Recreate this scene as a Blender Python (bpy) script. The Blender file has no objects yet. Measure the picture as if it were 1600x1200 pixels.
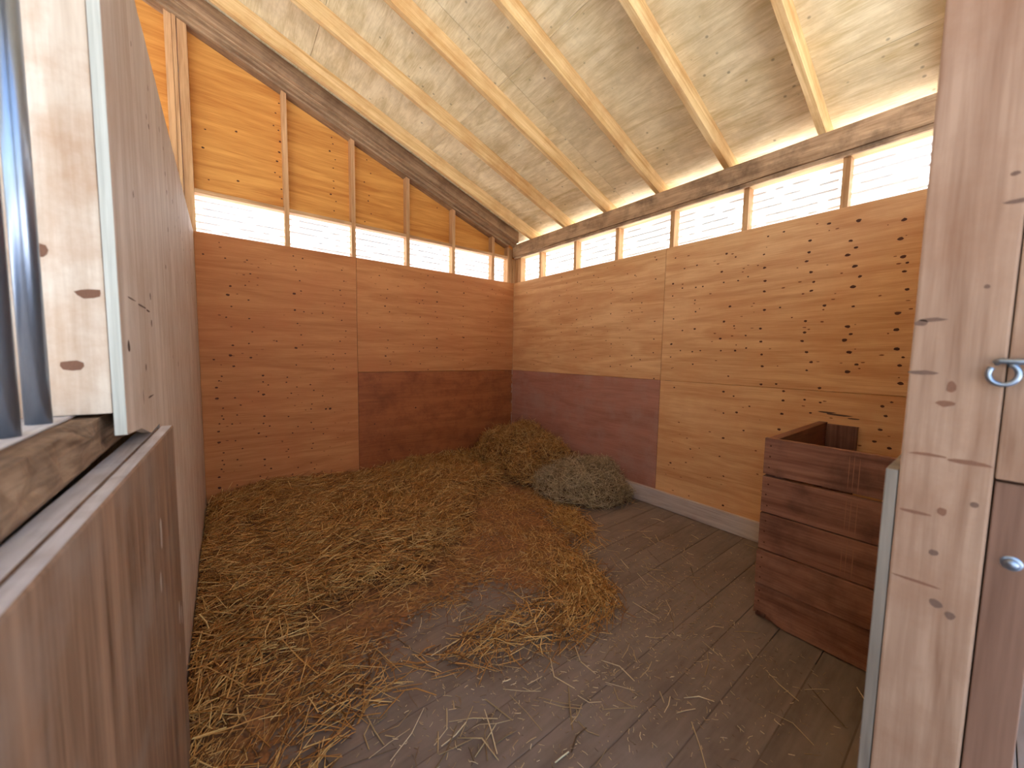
import bpy, bmesh, math, random
import numpy as np
from mathutils import Matrix, Vector

random.seed(4)
rng = np.random.default_rng(7)
sc = bpy.context.scene
COL = sc.collection

# ------------------------------------------------------------------ camera
# room frame: far corner at the origin, back wall along -x (plane y=0),
# right wall along -y (plane x=0), floor z=0, metres
CAM = Vector((-3.288, -4.251, 1.435))
YAW, PITCH, ROLL = math.radians(37.689), math.radians(-4.452), math.radians(0.949)
FPX = 582.5
fw = Vector((math.sin(YAW) * math.cos(PITCH), math.cos(YAW) * math.cos(PITCH), math.sin(PITCH)))
r0 = Vector((math.cos(YAW), -math.sin(YAW), 0))
u0 = r0.cross(fw)
rt = math.cos(ROLL) * r0 + math.sin(ROLL) * u0
up = -math.sin(ROLL) * r0 + math.cos(ROLL) * u0
cam_d = bpy.data.cameras.new('camera')
cam = bpy.data.objects.new('camera', cam_d)
COL.objects.link(cam)
cam.matrix_world = Matrix(((rt.x, up.x, -fw.x, CAM.x), (rt.y, up.y, -fw.y, CAM.y), (rt.z, up.z, -fw.z, CAM.z), (0, 0, 0, 1)))
cam_d.sensor_fit = 'HORIZONTAL'
cam_d.sensor_width = 36
cam_d.lens = FPX / 1600 * 36
cam_d.clip_start = 0.02
cam_d.dof.use_dof = True
cam_d.dof.focus_distance = 4.2
cam_d.dof.aperture_fstop = 2.8
sc.camera = cam

# ------------------------------------------------------------------ sky, sun, exposure
SUN_DIR = Vector((0.52, 0.50, 0.69)).normalized()          # towards the sun
world = bpy.data.worlds.new('world')
sc.world = world
world.use_nodes = True
wn = world.node_tree
sky = wn.nodes.new('ShaderNodeTexSky')
sky.sky_type = 'NISHITA'
sky.sun_disc = False
sky.sun_elevation = math.asin(SUN_DIR.z)
sky.sun_rotation = math.atan2(SUN_DIR.x, SUN_DIR.y)
sky.dust_density = 3.0
sky.ozone_density = 0.8
wn.links.new(sky.outputs[0], wn.nodes['Background'].inputs[0])
wn.nodes['Background'].inputs[1].default_value = 0.42
sun_d = bpy.data.lights.new('sun', 'SUN')
sun_d.energy = 17.0
sun_d.angle = math.radians(0.6)
sun_d.color = (1.0, 0.97, 0.93)
sun = bpy.data.objects.new('sun', sun_d)
COL.objects.link(sun)
sun.rotation_euler = SUN_DIR.to_track_quat('Z', 'Y').to_euler()
sun.location = (6, 6, 9)
sc.view_settings.view_transform = 'Standard'
sc.view_settings.look = 'None'
sc.view_settings.gamma = 1.0
sc.view_settings.use_curve_mapping = False
sc.view_settings.exposure = 1.08
sc.cycles.caustics_reflective = False
sc.cycles.max_bounces = 10
sc.cycles.diffuse_bounces = 7
sc.cycles.transmission_bounces = 8

# ------------------------------------------------------------------ helpers
def lin(c):
    return tuple((v / 12.92 if v <= 0.04045 else ((v + 0.055) / 1.055) ** 2.4) for v in c)

def hexc(r, g, b):
    return lin((r / 255, g / 255, b / 255)) + (1.0,)

def mesh_obj(name, verts, faces, mat, parent=None, smooth=False):
    off = parent.location if parent is not None else Vector((0, 0, 0))
    if parent is not None and parent.parent is not None:
        off = off + parent.parent.location
    me = bpy.data.meshes.new(name)
    me.from_pydata([(v[0] - off[0], v[1] - off[1], v[2] - off[2]) for v in verts], [], faces)
    me.update()
    if smooth:
        me.polygons.foreach_set('use_smooth', [True] * len(me.polygons))
    if mat is not None:
        me.materials.append(mat)
    o = bpy.data.objects.new(name, me)
    COL.objects.link(o)
    if parent is not None:
        o.parent = parent
    return o

BOXF = [(0, 3, 2, 1), (4, 5, 6, 7), (0, 1, 5, 4), (1, 2, 6, 5), (2, 3, 7, 6), (3, 0, 4, 7)]

def bevel_mesh(o, w, seg=2):
    bm = bmesh.new()
    bm.from_mesh(o.data)
    bmesh.ops.bevel(bm, geom=bm.edges[:] , offset=w, segments=seg, affect='EDGES', profile=0.6)
    bm.to_mesh(o.data)
    bm.free()

def hexa(name, p, mat, parent=None, bev=0.0):
    """eight corners: bottom ring then top ring"""
    o = mesh_obj(name, p, BOXF, mat, parent)
    if bev > 0:
        bevel_mesh(o, bev)
    return o

def box(name, lo, hi, mat, parent=None, bev=0.0):
    x0, y0, z0 = lo
    x1, y1, z1 = hi
    return hexa(name, [(x0, y0, z0), (x1, y0, z0), (x1, y1, z0), (x0, y1, z0),
                       (x0, y0, z1), (x1, y0, z1), (x1, y1, z1), (x0, y1, z1)], mat, parent, bev)

def prism(name, poly, axis, a, b, mat, parent=None):
    """extrude a 2-D outline along an axis (0: outline is (y,z); 1: (x,z); 2: (x,y))"""
    def mk(p, t):
        if axis == 0: return (t, p[0], p[1])
        if axis == 1: return (p[0], t, p[1])
        return (p[0], p[1], t)
    n = len(poly)
    v = [mk(p, a) for p in poly] + [mk(p, b) for p in poly]
    f = [tuple(range(n)), tuple(range(2 * n - 1, n - 1, -1))]
    f += [(i, i + n, (i + 1) % n + n, (i + 1) % n) for i in range(n)]
    o = mesh_obj(name, v, f, mat, parent)
    bm = bmesh.new(); bm.from_mesh(o.data)
    bmesh.ops.recalc_face_normals(bm, faces=bm.faces[:])
    bm.to_mesh(o.data); bm.free()
    return o

def empty(name, loc=(0, 0, 0)):
    o = bpy.data.objects.new(name, None)
    COL.objects.link(o)
    o.location = loc
    o.empty_display_size = 0.1
    return o

def tag(o, label=None, cat=None, group=None, kind=None):
    if label: o['label'] = label
    if cat: o['category'] = cat
    if group: o['group'] = group
    if kind: o['kind'] = kind
    return o

# ------------------------------------------------------------------ materials
def nd(nt, t, **kw):
    n = nt.nodes.new(t)
    for k, v in kw.items():
        setattr(n, k, v)
    return n

def wood(name, dark, light, axis=0, band=(0.7, 7.0), fine=(5.0, 160.0), rough=0.65, blotch=None,
         blotch_amt=0.35, blotch_scale=2.2, bump=0.12, fine_amt=0.35, spec=0.25, rotz=None, vary=0.0, specks=0.0):
    m = bpy.data.materials.new(name)
    m.use_nodes = True
    nt = m.node_tree
    L = nt.links.new
    bs = nt.nodes['Principled BSDF']
    tc = nd(nt, 'ShaderNodeTexCoord')
    oi = nd(nt, 'ShaderNodeObjectInfo')
    sh = nd(nt, 'ShaderNodeVectorMath', operation='SCALE')
    cmb = nd(nt, 'ShaderNodeCombineXYZ')
    for i in range(3):
        L(oi.outputs['Random'], cmb.inputs[i])
    L(cmb.outputs[0], sh.inputs[0]); sh.inputs['Scale'].default_value = 17.3
    add = nd(nt, 'ShaderNodeVectorMath', operation='ADD')
    L(tc.outputs['Object'], add.inputs[0]); L(sh.outputs[0], add.inputs[1])
    src = add.outputs[0]
    if rotz is not None:
        mr = nd(nt, 'ShaderNodeMapping')
        mr.inputs['Rotation'].default_value = rotz
        L(src, mr.inputs[0]); src = mr.outputs[0]
    def stretched(al, ac):
        mp = nd(nt, 'ShaderNodeMapping')
        s = [ac, ac, ac]; s[axis] = al
        mp.inputs['Scale'].default_value = s
        L(src, mp.inputs[0])
        return mp.outputs[0]
    n1 = nd(nt, 'ShaderNodeTexNoise')
    n1.inputs['Scale'].default_value = 1.0
    n1.inputs['Detail'].default_value = 5.0
    n1.inputs['Distortion'].default_value = 1.4
    L(stretched(*band), n1.inputs['Vector'])
    n2 = nd(nt, 'ShaderNodeTexNoise')
    n2.inputs['Scale'].default_value = 1.0
    n2.inputs['Detail'].default_value = 3.0
    L(stretched(*fine), n2.inputs['Vector'])
    mixf = nd(nt, 'ShaderNodeMix', data_type='FLOAT')
    mixf.inputs[0].default_value = fine_amt
    L(n1.outputs[0], mixf.inputs[2]); L(n2.outputs[0], mixf.inputs[3])
    cr = nd(nt, 'ShaderNodeValToRGB')
    cr.color_ramp.elements[0].position = 0.34; cr.color_ramp.elements[0].color = dark
    cr.color_ramp.elements[1].position = 0.62; cr.color_ramp.elements[1].color = light
    L(mixf.outputs[0], cr.inputs[0])
    col = cr.outputs[0]
    if blotch is not None:
        n3 = nd(nt, 'ShaderNodeTexNoise')
        n3.inputs['Scale'].default_value = blotch_scale
        n3.inputs['Detail'].default_value = 6.0
        n3.inputs['Roughness'].default_value = 0.65
        L(src, n3.inputs['Vector'])
        mr2 = nd(nt, 'ShaderNodeMapRange')
        mr2.inputs['From Min'].default_value = 0.45; mr2.inputs['From Max'].default_value = 0.7
        mr2.inputs['To Max'].default_value = blotch_amt
        L(n3.outputs[0], mr2.inputs[0])
        mx = nd(nt, 'ShaderNodeMix', data_type='RGBA')
        L(mr2.outputs[0], mx.inputs[0]); L(col, mx.inputs[6]); mx.inputs[7].default_value = blotch
        col = mx.outputs[2]
    if specks > 0:
        vo = nd(nt, 'ShaderNodeTexVoronoi')
        vo.inputs['Scale'].default_value = 9.0
        L(src, vo.inputs['Vector'])
        sp = nd(nt, 'ShaderNodeMapRange')
        sp.inputs['From Min'].default_value = 0.05; sp.inputs['From Max'].default_value = 0.11
        sp.inputs['To Min'].default_value = specks; sp.inputs['To Max'].default_value = 0.0
        L(vo.outputs['Distance'], sp.inputs[0])
        mx2 = nd(nt, 'ShaderNodeMix', data_type='RGBA')
        L(sp.outputs[0], mx2.inputs[0]); L(col, mx2.inputs[6]); mx2.inputs[7].default_value = hexc(60, 45, 35)
        col = mx2.outputs[2]
    if vary > 0:
        hs = nd(nt, 'ShaderNodeHueSaturation')
        mr3 = nd(nt, 'ShaderNodeMapRange')
        mr3.inputs['To Min'].default_value = 1 - vary; mr3.inputs['To Max'].default_value = 1 + vary
        L(oi.outputs['Random'], mr3.inputs[0]); L(mr3.outputs[0], hs.inputs['Value'])
        L(col, hs.inputs['Color']); col = hs.outputs[0]
    L(col, bs.inputs['Base Color'])
    bs.inputs['Roughness'].default_value = rough
    bs.inputs['Specular IOR Level'].default_value = spec
    bp = nd(nt, 'ShaderNodeBump')
    bp.inputs['Strength'].default_value = bump
    bp.inputs['Distance'].default_value = 0.004
    L(mixf.outputs[0], bp.inputs['Height']); L(bp.outputs[0], bs.inputs['Normal'])
    return m

def plain(name, col, rough=0.6, metal=0.0, spec=0.3):
    m = bpy.data.materials.new(name)
    m.use_nodes = True
    bs = m.node_tree.nodes['Principled BSDF']
    nt = m.node_tree
    n = nd(nt, 'ShaderNodeTexNoise'); n.inputs['Scale'].default_value = 40
    mx = nd(nt, 'ShaderNodeMix', data_type='RGBA')
    nt.links.new(n.outputs[0], mx.inputs[0])
    mx.inputs[6].default_value = tuple(c * 0.8 for c in col[:3]) + (1,)
    mx.inputs[7].default_value = tuple(min(1, c * 1.15) for c in col[:3]) + (1,)
    nt.links.new(mx.outputs[2], bs.inputs['Base Color'])
    bs.inputs['Roughness'].default_value = rough
    bs.inputs['Metallic'].default_value = metal
    bs.inputs['Specular IOR Level'].default_value = spec
    return m

SL = 0.351                                                     # roof slope
ROT_R = (0, -math.atan(SL), 0)
M = {}
M['ply_x'] = wood('plywood_grain_x', hexc(172, 104, 56), hexc(202, 136, 80), 0, (0.8, 9), (6, 190), blotch=hexc(188, 112, 64), blotch_amt=.5)
M['ply_y'] = wood('plywood_grain_y', hexc(196, 136, 84), hexc(228, 178, 124), 1, (0.8, 9), (6, 190), blotch=hexc(206, 140, 88), blotch_amt=.5)
M['gable'] = wood('plywood_gable', hexc(186, 116, 48), hexc(222, 158, 78), 0, (0.8, 10), (6, 190))
M['dark_x'] = wood('stained_plywood_x', hexc(140, 76, 38), hexc(168, 98, 54), 0, (0.8, 6), (5, 120), rough=.5, blotch=hexc(116, 58, 30), blotch_amt=.7, blotch_scale=5)
M['dark_y'] = wood('stained_sheen_plywood_y', hexc(152, 98, 78), hexc(180, 124, 102), 1, (0.8, 6), (5, 120), rough=.42, blotch=hexc(172, 134, 118), blotch_amt=.7, blotch_scale=4, spec=.4)  # paler purplish tones imitate sheen on the stained panel
M['ply_left'] = wood('worn_daylit_plywood', hexc(178, 156, 136), hexc(208, 190, 172), 2, (0.9, 12), (5, 150), blotch=hexc(168, 134, 106), blotch_amt=.5, blotch_scale=4, bump=.3)  # grey base imitates cool daylight on the partition; blotches are wear
M['rafter'] = wood('pale_rafter', hexc(196, 152, 92), hexc(232, 200, 144), 0, (0.9, 14), (5, 140), blotch=hexc(178, 124, 68), blotch_amt=.6, blotch_scale=3, rotz=ROT_R, vary=.06)
M['rafter_dk'] = wood('weathered_rafter', hexc(132, 102, 74), hexc(184, 150, 112), 0, (0.9, 14), (5, 140), blotch=hexc(92, 66, 46), blotch_amt=.6, blotch_scale=5, rotz=ROT_R)
M['sheath'] = wood('roof_sheathing', hexc(204, 180, 130), hexc(240, 222, 180), 1, (2.0, 11), (12, 150), blotch=hexc(178, 156, 116), blotch_amt=.5, blotch_scale=4, specks=.5, vary=.03)
M['stud_z'] = wood('stud_timber', hexc(170, 122, 78), hexc(212, 166, 116), 2, (1.2, 20), (6, 150), vary=.08)
M['stud_x'] = wood('plate_timber_x', hexc(166, 120, 78), hexc(208, 164, 116), 0, (1.2, 20), (6, 150), blotch=hexc(130, 92, 62))
M['stud_y'] = wood('plate_timber_y', hexc(196, 160, 108), hexc(226, 198, 150), 1, (1.2, 20), (6, 150))
M['beam'] = wood('weathered_beam', hexc(150, 116, 84), hexc(204, 168, 130), 1, (1.4, 12), (6, 120), blotch=hexc(84, 62, 46), blotch_amt=.75, blotch_scale=5, bump=.3)
M['base'] = wood('grey_baseboard', hexc(168, 150, 140), hexc(206, 190, 178), 1, (1.2, 14), (5, 120), blotch=hexc(178, 140, 108), blotch_amt=.5)
M['plank'] = wood('floor_plank', hexc(112, 94, 80), hexc(134, 116, 102), 0, (1.0, 9), (9, 60), rough=.62, blotch=hexc(150, 134, 122), blotch_amt=.5, blotch_scale=3, vary=.04, spec=.3, bump=.15)
M['sub'] = plain('joint_dirt', hexc(86, 70, 58), .9)
M['crib'] = wood('feed_box_board', hexc(122, 76, 56), hexc(170, 118, 92), 1, (1.1, 12), (5, 110), rough=.5, blotch=hexc(76, 42, 28), blotch_amt=.7, blotch_scale=4, vary=.08, spec=.35, bump=.2)
M['crib_x'] = wood('feed_box_end', hexc(92, 54, 38), hexc(142, 94, 70), 0, (1.1, 12), (5, 110), rough=.5, blotch=hexc(76, 42, 28), blotch_amt=.7, spec=.35)
M['crib_z'] = wood('feed_box_post', hexc(92, 54, 38), hexc(140, 94, 72), 2, (1.1, 12), (5, 110), rough=.5, blotch=hexc(76, 42, 28), blotch_amt=.7)
M['jamb'] = wood('jamb_post', hexc(142, 104, 78), hexc(178, 142, 114), 2, (1.4, 16), (5, 120), blotch=hexc(140, 94, 64), blotch_amt=.5, blotch_scale=5, bump=.2)
M['jamb_dk'] = wood('jamb_inset_board', hexc(112, 78, 58), hexc(140, 102, 80), 2, (1.2, 14), (5, 120), bump=.2)
M['lining'] = wood('weathered_lining', hexc(108, 94, 80), hexc(146, 130, 112), 2, (1.2, 22), (5, 120), bump=.3)
M['sill'] = wood('chewed_sill', hexc(96, 70, 50), hexc(164, 134, 106), 1, (2.2, 24), (8, 120), blotch=hexc(74, 54, 40), blotch_amt=.6, blotch_scale=14, bump=.6)
M['ledge'] = wood('worn_skylit_ledge', hexc(196, 188, 186), hexc(226, 220, 218), 1, (1.4, 26), (8, 140), blotch=hexc(160, 140, 126), blotch_amt=.45, blotch_scale=12, bump=.4)  # whitish tone imitates cool sky light on the worn top edges
M['lowp'] = wood('rubbed_panel', hexc(98, 70, 50), hexc(156, 120, 94), 2, (0.7, 13), (4, 120), rough=.55, blotch=hexc(148, 128, 112), blotch_amt=.6, blotch_scale=5, bump=.25)
M['edge'] = wood('plywood_cut_edge', hexc(190, 184, 166), hexc(226, 220, 202), 2, (1.0, 60), (6, 200), bump=.4)
M['jampale'] = wood('pale_window_post', hexc(206, 176, 146), hexc(238, 216, 190), 2, (1.5, 12), (5, 120), blotch=hexc(190, 140, 100), blotch_amt=.6, blotch_scale=7)
M['bar'] = plain('grey_steel_bar', hexc(150, 158, 170), .3, 0.9, .5)
M['hook'] = plain('galvanised_steel', hexc(150, 158, 168), .3, 0.9, .5)
M['knot'] = plain('plywood_knot', hexc(84, 44, 24), .7)
M['knot_soft'] = plain('plywood_knot_faint', hexc(128, 74, 40), .7)
M['mark'] = plain('timber_split', hexc(96, 70, 56), .8)
M['mark_red'] = plain('timber_streak', hexc(132, 90, 66), .8)
M['pale'] = plain('pale_scuff', hexc(186, 164, 146), .8)
M['scuff'] = plain('box_scratch', hexc(176, 120, 90), .8)
M['mark_jamb'] = plain('post_split', hexc(118, 88, 70), .8)
M['ground'] = plain('pale_bounce_ground', hexc(192, 198, 206), .9)  # unseen ground, made pale and cool to bounce light onto the ceiling
M['dustfill'] = plain('packed_dust', hexc(112, 94, 80), .9)
M['sheet'] = plain('roof_metal', hexc(150, 150, 150), .5, 0.2)

def slat_material():
    m = bpy.data.materials.new('translucent_white_slat')
    m.use_nodes = True
    nt = m.node_tree
    nt.nodes.remove(nt.nodes['Principled BSDF'])
    out = nt.nodes['Material Output']
    d = nd(nt, 'ShaderNodeBsdfDiffuse'); d.inputs[0].default_value = (.86, .87, .88, 1)
    t = nd(nt, 'ShaderNodeBsdfTranslucent')
    n = nd(nt, 'ShaderNodeTexNoise'); n.inputs['Scale'].default_value = 6
    tc = nd(nt, 'ShaderNodeTexCoord'); nt.links.new(tc.outputs['Object'], n.inputs['Vector'])
    cr = nd(nt, 'ShaderNodeValToRGB')
    cr.color_ramp.elements[0].color = (.80, .84, .86, 1); cr.color_ramp.elements[1].color = (.92, .94, .95, 1)
    nt.links.new(n.outputs[0], cr.inputs[0]); nt.links.new(cr.outputs[0], t.inputs[0])
    mx = nd(nt, 'ShaderNodeMixShader'); mx.inputs[0].default_value = 0.48
    nt.links.new(d.outputs[0], mx.inputs[1]); nt.links.new(t.outputs[0], mx.inputs[2])
    nt.links.new(mx.outputs[0], out.inputs['Surface'])
    return m
M['slat'] = slat_material()
M['rib'] = slat_material()
M['rib'].name = 'slat_edge_shade'  # near-opaque strips imitate the dimmer light where slats overlap
for _n in M['rib'].node_tree.nodes:
    if _n.type == 'MIX_SHADER': _n.inputs[0].default_value = 0.03

def straw_material(name, a, b, c):
    m = bpy.data.materials.new(name)
    m.use_nodes = True
    nt = m.node_tree
    bs = nt.nodes['Principled BSDF']
    at = nd(nt, 'ShaderNodeAttribute'); at.attribute_name = 'tint'
    cr = nd(nt, 'ShaderNodeValToRGB')
    e = cr.color_ramp.elements
    e[0].position = 0; e[0].color = a
    e[1].position = 1; e[1].color = c
    k = e.new(.5); k.color = b
    nt.links.new(at.outputs['Fac'], cr.inputs[0])
    nt.links.new(cr.outputs[0], bs.inputs['Base Color'])
    bs.inputs['Roughness'].default_value = .5
    bs.inputs['Specular IOR Level'].default_value = .35
    return m
M['straw'] = straw_material('straw_gold', hexc(112, 64, 26), hexc(200, 140, 68), hexc(244, 208, 136))
M['straw_grey'] = straw_material('straw_grey', hexc(104, 80, 54), hexc(194, 164, 118), hexc(244, 222, 178))
def litter_material():
    """litter darkened under the deep straw as shade between stems, trodden golden dust where it thins out to nothing"""
    m = bpy.data.materials.new('matted_litter')
    m.use_nodes = True
    nt = m.node_tree
    L = nt.links.new
    bs = nt.nodes['Principled BSDF']
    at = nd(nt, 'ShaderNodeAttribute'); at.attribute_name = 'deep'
    cv = nd(nt, 'ShaderNodeAttribute'); cv.attribute_name = 'cover'
    tc = nd(nt, 'ShaderNodeTexCoord')
    n = nd(nt, 'ShaderNodeTexNoise'); n.inputs['Scale'].default_value = 55; n.inputs['Detail'].default_value = 6
    L(tc.outputs['Object'], n.inputs['Vector'])
    c1 = nd(nt, 'ShaderNodeValToRGB')
    c1.color_ramp.elements[0].position = .35; c1.color_ramp.elements[0].color = hexc(104, 66, 34)
    c1.color_ramp.elements[1].position = .65; c1.color_ramp.elements[1].color = hexc(158, 108, 60)
    L(n.outputs[0], c1.inputs[0])
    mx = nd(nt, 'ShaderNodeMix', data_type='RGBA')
    L(at.outputs['Fac'], mx.inputs[0]); L(c1.outputs[0], mx.inputs[6]); mx.inputs[7].default_value = hexc(84, 50, 24)  # dark deep colour stands in for shade in the gaps between stems
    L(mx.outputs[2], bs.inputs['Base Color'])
    bs.inputs['Roughness'].default_value = .9
    n2 = nd(nt, 'ShaderNodeTexNoise'); n2.inputs['Scale'].default_value = 34; n2.inputs['Detail'].default_value = 8; n2.inputs['Roughness'].default_value = .75
    L(tc.outputs['Object'], n2.inputs['Vector'])
    th = nd(nt, 'ShaderNodeMapRange'); th.inputs['From Min'].default_value = 0; th.inputs['From Max'].default_value = 1
    th.inputs['To Min'].default_value = .70; th.inputs['To Max'].default_value = .30
    L(cv.outputs['Fac'], th.inputs[0])
    gt = nd(nt, 'ShaderNodeMath', operation='GREATER_THAN')
    L(n2.outputs[0], gt.inputs[0]); L(th.outputs[0], gt.inputs[1])
    L(gt.outputs[0], bs.inputs['Alpha'])
    return m
M['litter'] = litter_material()
M['dust'] = plain('pale_dust', hexc(170, 160, 156), .9)

# ------------------------------------------------------------------ flat knots and nail marks in the plywood
def marks(name, pts, place, mat, parent, seg=9):
    """pts: (u, v, half width, half height); place(u, v) -> xyz just proud of the board"""
    vs, fs = [], []
    rr = random.Random(len(pts) * 7 + 1)
    for n_, (u, v, a, b) in enumerate(pts):
        k = len(vs)
        vs.append(place(u, v))
        t0 = rr.random() * 6
        for i in range(seg):
            t = t0 + i * 2 * math.pi / seg
            s = 0.8 + 0.4 * rr.random()
            vs.append(place(u + a * s * math.cos(t), v + b * s * math.sin(t)))
        for i in range(seg):
            fs.append((k, k + 1 + i, k + 1 + (i + 1) % seg))
    o = mesh_obj(name, vs, fs, mat, parent)
    o['kind'] = 'stuff'
    return o

def parse(s):
    return [tuple(float(q) for q in t.split(',')) for t in s.split()]
RAD = {1: (.0078, .0058), 2: (.0110, .0078), 3: (.0145, .0100)}
KA = "-309,226,1 -307,214,1 -322,201,2 -324,193,3 -322,183,1 -309,190,1 -309,173,1 -311,203,1 -326,173,1 -307,161,1 -322,148,2 -310,150,1 -324,139,3 -309,137,2 -272,236,1 -270,223,1 -267,213,1 -266,203,1 -272,200,3 -272,184,2 -264,183,1 -270,171,1 -267,160,1 -266,150,1 -272,147,3 -228,229,1 -226,218,1 -230,208,1 -226,195,1 -229,177,1 -225,166,1 -231,155,1 -226,142,1 -238,141,1 -247,183,1 -264,235,1 -288,153,1 -325,225,1 -340,226,1 -336,135,1 -322,129,2 -331,120,1 -333,116,1 -335,110,2 -335,100,3 -331,91,1 -332,84,1 -331,81,1 -334,77,1 -335,70,2 -335,60,3 -332,50,1 -333,43,1 -332,39,1 -334,35,1 -336,28,2 -336,18,3 -300,120,2 -300,114,1 -296,111,1 -304,105,1 -300,102,3 -300,81,2 -301,74,1 -296,71,1 -305,65,2 -299,61,1 -301,39,2 -301,33,1 -296,29,2 -305,23,1 -322,100,1 -318,93,1 -321,84,1 -325,76,1 -323,60,1 -318,52,1 -322,42,1 -323,18,1 -280,118,1 -281,113,1 -272,108,1 -277,102,1 -280,79,1 -272,68,1 -277,62,1 -281,46,1 -281,38,1 -273,26,1 -278,20,1 -272,130,1 -260,110,1 -257,104,1 -249,98,1 -259,90,1 -260,85,1 -260,71,1 -258,64,1 -249,58,1 -259,49,1 -260,44,1 -261,29,1 -258,22,1 -250,15,1 -238,126,1 -242,84,3 -246,84,2 -180,215,1 -181,205,1 -183,196,2 -178,190,1 -189,172,1 -180,158,1 -181,149,1 -183,140,2 -178,134,1 -136,222,1 -138,207,1 -142,203,1 -141,187,1 -131,180,1 -136,165,1 -150,154,1 -137,150,1 -142,146,1 -141,131,1 -131,124,1 -131,237,1 -119,219,2 -119,207,2 -121,195,1 -119,162,2 -119,151,2 -119,188,1 -82,236,1 -81,222,2 -82,205,1 -82,192,1 -82,179,1 -81,165,2 -82,149,1 -82,136,1 -81,124,1 -37,232,1 -44,222,1 -36,202,1 -43,188,1 -37,175,1 -44,165,1 -36,146,1 -43,132,1 -189,229,1 -147,78,2 -196,63,1 -185,48,1 -180,31,1 -155,27,1"
KB = "-29,228,1 -92,217,1 -121,229,1 -145,233,1 -121,211,1 -108,207,1 -121,198,1 -121,186,1 -122,172,1 -96,182,1 -146,176,1 -144,197,1 -92,199,1 -170,200,1 -170,189,1 -196,202,1 -196,190,1 -207,197,1 -198,225,1 -221,218,1 -221,236,1 -171,214,1 -222,178,1 -222,161,1 -222,148,1 -224,123,1 -208,141,1 -198,134,1 -172,133,1 -171,144,1 -172,157,1 -198,145,1 -146,141,1 -118,151,1 -122,142,1 -93,142,1 -95,239,1 -240,234,1 -260,224,1 -249,223,1 -239,211,2 -248,206,1 -260,205,1 -266,205,1 -239,200,1 -260,194,1 -261,184,1 -241,179,1 -261,169,2 -250,168,1 -240,156,2 -249,150,1 -260,149,1 -267,150,1 -240,144,1 -261,138,1 -284,229,2 -291,225,1 -281,215,2 -294,206,1 -301,208,1 -283,206,1 -289,186,2 -285,174,2 -293,170,1 -283,160,2 -302,162,1 -295,150,2 -303,152,1 -284,150,1 -291,129,1 -313,236,1 -323,237,1 -311,223,1 -312,213,2 -313,203,2 -313,195,2 -314,181,2 -324,182,1 -312,167,2 -313,157,2 -314,147,2 -315,138,2 -315,124,2 -325,125,1 -349,236,2 -339,227,2 -339,219,2 -338,213,2 -341,205,2 -343,198,2 -342,192,2 -350,181,2 -340,171,2 -340,163,2 -339,157,2 -342,149,2 -345,142,2 -343,136,1 -351,124,2 -364,234,3 -361,222,2 -364,217,2 -360,213,3 -364,205,3 -367,198,2 -364,192,3 -365,179,1 -363,166,3 -365,161,2 -362,157,3 -365,149,3 -369,141,2 -365,136,3 -385,229,3 -384,218,3 -386,207,3 -388,203,1 -387,198,2 -389,187,2 -386,173,3 -386,163,3 -387,151,3 -390,146,1 -389,141,2 -390,130,3 -245,116,1 -245,116,1 -288,116,2 -296,113,1 -308,106,1 -299,100,2 -289,98,1 -330,120,2 -330,113,2 -330,103,2 -347,106,1 -329,91,2 -290,77,2 -305,86,1 -263,62,1 -288,61,1 -245,45,2 -292,45,1 -293,20,2 -383,122,2 -387,118,1 -383,115,2 -385,109,2 -383,100,2 -381,92,2 -388,89,2 -343,115,1 -352,114,1"
KG = "-279,379,1 -282,369,1 -284,357,1 -280,354,1 -279,344,2 -280,334,2 -282,325,2 -284,314,1 -280,311,1 -279,300,1 -279,291,1 -335,335,1 -313,341,2 -337,319,2 -334,293,1 -313,298,2 -233,364,1 -232,358,1 -235,350,2 -230,343,1 -232,334,1 -232,321,1 -232,314,1 -235,307,2 -230,301,1 -232,291,1 -198,353,1 -194,340,1 -201,329,1 -196,316,1 -197,310,1 -194,297,1 -201,287,1 -112,375,1 -110,337,1 -114,323,1 -78,338,1 -74,319,1 -90,368,1"
KA, KB, KG = parse(KA), parse(KB), parse(KG)

def knots_in(lst, u0, u1, v0, v1):
    return [(u / 100, v / 100) + RAD[int(s)] for (u, v, s) in lst if u0 <= u / 100 < u1 and v0 <= v / 100 < v1]

# ------------------------------------------------------------------ ground outside
g = box('ground', (-30, -30, -0.35), (30, 30, -0.2), M['ground'])
tag(g, kind='structure')

# ------------------------------------------------------------------ floor
floor = empty('floor'); tag(floor, kind='structure')
box('subfloor', (-7.0, -4.9, -0.2), (0.0, 0.0, -0.042), M['sub'], floor)
YJ = [-3.115 + 0.19 * k for k in range(17)] + [-3.31, -3.484, -3.645, -3.83, -4.02, -4.21, -4.4, -4.59, -4.78]
YJ = sorted([y for y in YJ if y < -0.05] + [0.0])
for a, b in zip(YJ[:-1], YJ[1:]):
    dz = random.uniform(-.003, 0)
    box('plank', (-3.455, a + .0015, -.04), (-0.001, b - .0015, dz), M['plank'], floor, .0025)
box('packed_dust', (-3.455, -4.2, -.0402), (-1.12, -.002, -.003), M['dustfill'], floor)
box('joint_dirt', (-3.455, -4.78, -.0415), (-.001, -.001, -.0402), M['sub'], floor)

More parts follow.
